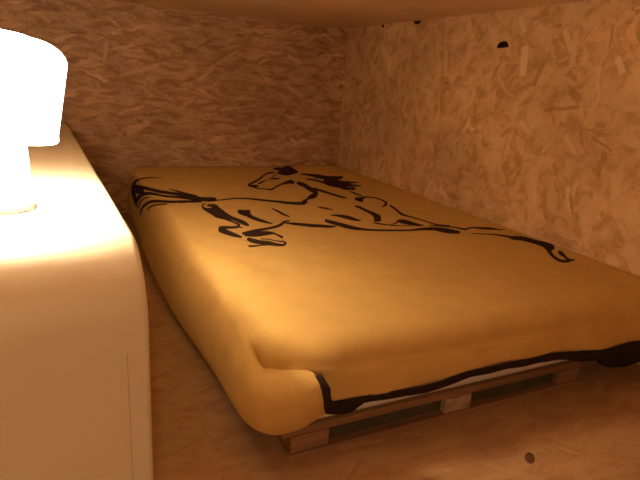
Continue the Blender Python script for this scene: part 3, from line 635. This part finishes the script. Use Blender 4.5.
 [(-3335,-7042,2664,-2942,-6329,2657),(-3198,-7140,2660,-2789,-6401,2654),(-2985,-7191,2655,-2603,-6488,2650),(-2678,-7012,2647,-2436,-6552,2647),(-2422,-6822,2644,-2304,-6596,2645)],
 [(-2592,-5034,2656,-2310,-4563,2661),(-2597,-5481,2656,-2240,-4896,2663),(-2579,-5980,2654,-2166,-5319,2662),(-2506,-6319,2650,-2156,-5770,2657),(-2435,-6542,2647,-2163,-6120,2651)],
 [(-4895,-6759,2663,-4733,-6421,2667),(-4843,-6865,2664,-4635,-6446,2670),(-4772,-7047,2666,-4518,-6566,2673),(-4689,-7329,2664,-4439,-6882,2673),(-4597,-7648,2662,-4368,-7247,2670),(-4505,-7941,2658,-4290,-7572,2667),(-4419,-8219,2654,-4213,-7872,2663),(-4348,-8481,2651,-4136,-8128,2659),(-4272,-8700,2650,-4067,-8353,2657),(-4146,-8825,2651,-4002,-8580,2656),(-4039,-8887,2653,-3957,-8749,2656)],
 [(-3207,-7581,2659,-3073,-7373,2656),(-3220,-7803,2659,-3040,-7526,2655),(-3219,-8094,2659,-3007,-7769,2654),(-3172,-8409,2660,-2995,-8141,2656),(-3126,-8661,2662,-2993,-8463,2658)],
 [(-3849,-9253,2657,-3600,-8815,2661),(-3818,-9400,2658,-3438,-8754,2662),(-3790,-9554,2660,-3288,-8788,2663),(-3756,-9640,2662,-3374,-9138,2666),(-3729,-9727,2663,-3492,-9435,2666)],
 [(-3467,-9289,2666,-3291,-8832,2664),(-3332,-9126,2666,-3149,-8717,2663),(-3144,-8953,2665,-2965,-8622,2660),(-2951,-8930,2665,-2791,-8662,2659),(-2784,-9009,2665,-2636,-8775,2660),(-2689,-9196,2668,-2524,-8949,2662),(-2655,-9448,2673,-2460,-9174,2666),(-2680,-9726,2677,-2470,-9452,2671),(-2751,-10005,2680,-2524,-9736,2676),(-2838,-10216,2682,-2605,-10013,2680),(-2829,-10209,2682,-2880,-10471,2682),(-3039,-10432,2681,-3156,-10707,2679),(-3267,-10647,2677,-3345,-10820,2676)],
 [(-4488,-10422,2649,-4328,-10162,2649),(-4469,-10553,2651,-4255,-10218,2652),(-4454,-10747,2654,-4188,-10361,2655),(-4461,-11010,2657,-4206,-10662,2657),(-4478,-11312,2660,-4233,-10976,2659),(-4479,-11576,2662,-4203,-11197,2660),(-4510,-11844,2664,-4167,-11405,2661),(-4625,-12178,2667,-4156,-11629,2661),(-4748,-12507,2671,-4160,-11816,2661),(-4786,-12688,2673,-4171,-11999,2660),(-4456,-12183,2664,-4618,-12784,2669),(-4572,-12315,2667,-4870,-12903,2675),(-4803,-12522,2672,-4985,-12869,2678)],
 [(-5142,-13054,2680,-5054,-12923,2679),(-5096,-13160,2680,-4984,-12993,2678),(-5009,-13289,2678,-4877,-13093,2675),(-4848,-13396,2676,-4734,-13226,2673),(-4682,-13482,2673,-4592,-13349,2670),(-4596,-13529,2672,-4509,-13399,2669),(-4509,-13563,2670,-4420,-13429,2668),(-4351,-13611,2668,-4269,-13491,2666),(-4176,-13657,2666,-4103,-13551,2664),(-4004,-13691,2665,-3931,-13587,2663),(-3873,-13715,2664,-3799,-13609,2662)],
 [(-2906,-10676,2682,-2719,-10447,2683),(-2936,-10846,2681,-2729,-10599,2682),(-2984,-11081,2678,-2765,-10837,2681),(-3064,-11374,2675,-2857,-11157,2678),(-3148,-11666,2669,-2947,-11462,2674),(-3227,-11899,2665,-2992,-11653,2671),(-3278,-12099,2662,-3013,-11796,2669),(-3257,-12224,2661,-3028,-11939,2667),(-3200,-12330,2661,-3019,-12099,2666),(-3123,-12487,2661,-2964,-12284,2664),(-3038,-12675,2661,-2896,-12498,2664),(-2968,-12908,2663,-2837,-12748,2665),(-2907,-13172,2666,-2783,-13026,2668),(-2858,-13494,2672,-2727,-13342,2673),(-2809,-13768,2678,-2675,-13613,2679),(-2755,-13864,2681,-2637,-13721,2681),(-2673,-13911,2684,-2573,-13786,2685),(-2511,-14029,2691,-2411,-13907,2691),(-2365,-14128,2696,-2262,-14004,2696)],
 [(-4665,-13468,2673,-4610,-13364,2671),(-4494,-13381,2669,-4427,-13256,2666),(-4264,-13251,2663,-4187,-13099,2661),(-4027,-13082,2658,-3938,-12887,2656),(-3843,-12944,2656,-3739,-12707,2655)],
 [(-4038,-12975,2658,-3897,-12768,2655),(-4023,-13111,2658,-3741,-12705,2655),(-3992,-13276,2659,-3564,-12690,2655),(-3923,-13412,2660,-3480,-12832,2656),(-3831,-13540,2662,-3432,-13028,2657),(-3734,-13660,2663,-3395,-13229,2658),(-3622,-13754,2665,-3365,-13420,2661),(-3469,-13782,2667,-3303,-13561,2664),(-3344,-13782,2668,-3247,-13653,2667)],
 [(-3124,-13882,2674,-3007,-13728,2672),(-2941,-13979,2680,-2818,-13822,2679),(-2714,-14116,2688,-2585,-13956,2688),(-2519,-14254,2695,-2397,-14108,2695),(-2355,-14409,2701,-2232,-14270,2702),(-2286,-14635,2705,-2115,-14448,2705),(-2198,-14802,2707,-2002,-14570,2708),(-1970,-14728,2710,-1821,-14527,2710),(-1741,-14626,2711,-1600,-14452,2709),(-1600,-14690,2711,-1417,-14486,2708),(-1467,-14795,2710,-1238,-14546,2706),(-1296,-14877,2707,-1023,-14583,2701),(-1108,-14948,2703,-815,-14641,2695),(-889,-15000,2697,-669,-14776,2690),(-682,-15037,2690,-554,-14907,2685),(-542,-15058,2685,-443,-14959,2681),(-456,-15070,2681,-365,-14978,2678)],
 [(-2266,-15229,2707,-2210,-15166,2708),(-2154,-15295,2707,-2080,-15213,2708),(-1987,-15383,2707,-1891,-15278,2708),(-1766,-15466,2706,-1654,-15345,2707),(-1547,-15559,2704,-1414,-15420,2705),(-1399,-15672,2702,-1234,-15508,2702),(-1288,-15794,2699,-1092,-15604,2698),(-1201,-15914,2696,-986,-15712,2695),(-1154,-16025,2695,-907,-15802,2693),(-1186,-16110,2694,-864,-15825,2692),(-1195,-16196,2693,-807,-15821,2691),(-1076,-16273,2692,-625,-15837,2687),(-939,-16359,2690,-429,-15889,2681),(-852,-16477,2689,-337,-16028,2679),(-789,-16615,2688,-290,-16193,2679),(-753,-16756,2689,-259,-16349,2680),(-740,-16909,2689,-226,-16490,2681),(-734,-17075,2689,-151,-16607,2681),(-766,-17247,2689,-76,-16720,2681),(-966,-17564,2686,-49,-17005,2685),(-961,-17603,2686,-311,-17300,2690),(-965,-17656,2686,-518,-17487,2691)],
 [(-689,-17204,2689,-348,-17049,2689),(-899,-17470,2688,-588,-17332,2690),(-1128,-17774,2683,-842,-17643,2688),(-1270,-17984,2679,-996,-17843,2685),(-1373,-18171,2677,-1108,-18015,2682),(-1459,-18375,2675,-1190,-18201,2680),(-1496,-18547,2674,-1221,-18349,2678),(-1439,-18635,2674,-1180,-18426,2678),(-1323,-18667,2675,-1094,-18463,2679),(-1156,-18648,2677,-962,-18462,2681),(-993,-18611,2679,-826,-18451,2684),(-878,-18584,2681,-753,-18470,2685),(-800,-18564,2683,-718,-18490,2685)],
 [(-602,-17697,2691,-507,-17642,2692),(-741,-17838,2689,-476,-17684,2692),(-883,-18003,2686,-465,-17754,2692),(-914,-18098,2685,-538,-17871,2691),(-921,-18180,2684,-647,-18022,2690),(-982,-18322,2682,-768,-18204,2687),(-1039,-18443,2680,-865,-18348,2684)],
 [(-1084,-18405,2680,-948,-18297,2683),(-1042,-18467,2680,-883,-18342,2684),(-1001,-18529,2680,-818,-18386,2684)],
]
from mathutils.bvhtree import BVHTree
bpy.context.view_layer.update()
dg = bpy.context.evaluated_depsgraph_get()
bme = bl.evaluated_get(dg).to_mesh()
tree = BVHTree.FromPolygons([v.co.copy() for v in bme.vertices], [tuple(p.vertices) for p in bme.polygons])
outward = Vector((-0.45, -0.3, 1)).normalized()
def lay(p, lift):
    q, n, _, _ = tree.find_nearest(p+outward*0.004)
    if n.dot(outward) < 0: n = -n
    return q+n*lift
bm = bmesh.new()
for si, st in enumerate(STROKES):
    lift = 0.0009+0.00002*(si % 12)
    prev = None; pr = None
    for r in st:
        a = Vector(r[0:3])/10000; b = Vector(r[3:6])/10000
        rows = [(a, b)]
        if pr and (pr[0]-a).length > 0.015: rows = [((pr[0]+a)/2, (pr[1]+b)/2), (a, b)]
        pr = (a, b)
        for a, b in rows:
            cur = [bm.verts.new(lay(a.lerp(b, q/4), lift)) for q in range(5)]
            if prev:
                for q in range(4): bm.faces.new((prev[q], prev[q+1], cur[q+1], cur[q]))
            prev = cur
for f in bm.faces:
    f.normal_update()
    if f.normal.z < 0: f.normal_flip()
me = bpy.data.meshes.new('horse_print'); bm.to_mesh(me); bm.free(); me.materials.append(M_PRINT)
hp = bpy.data.objects.new('horse_print', me); C.objects.link(hp); hp.parent = bl
hp['label'] = 'dark brown brushstroke running horse looking back'
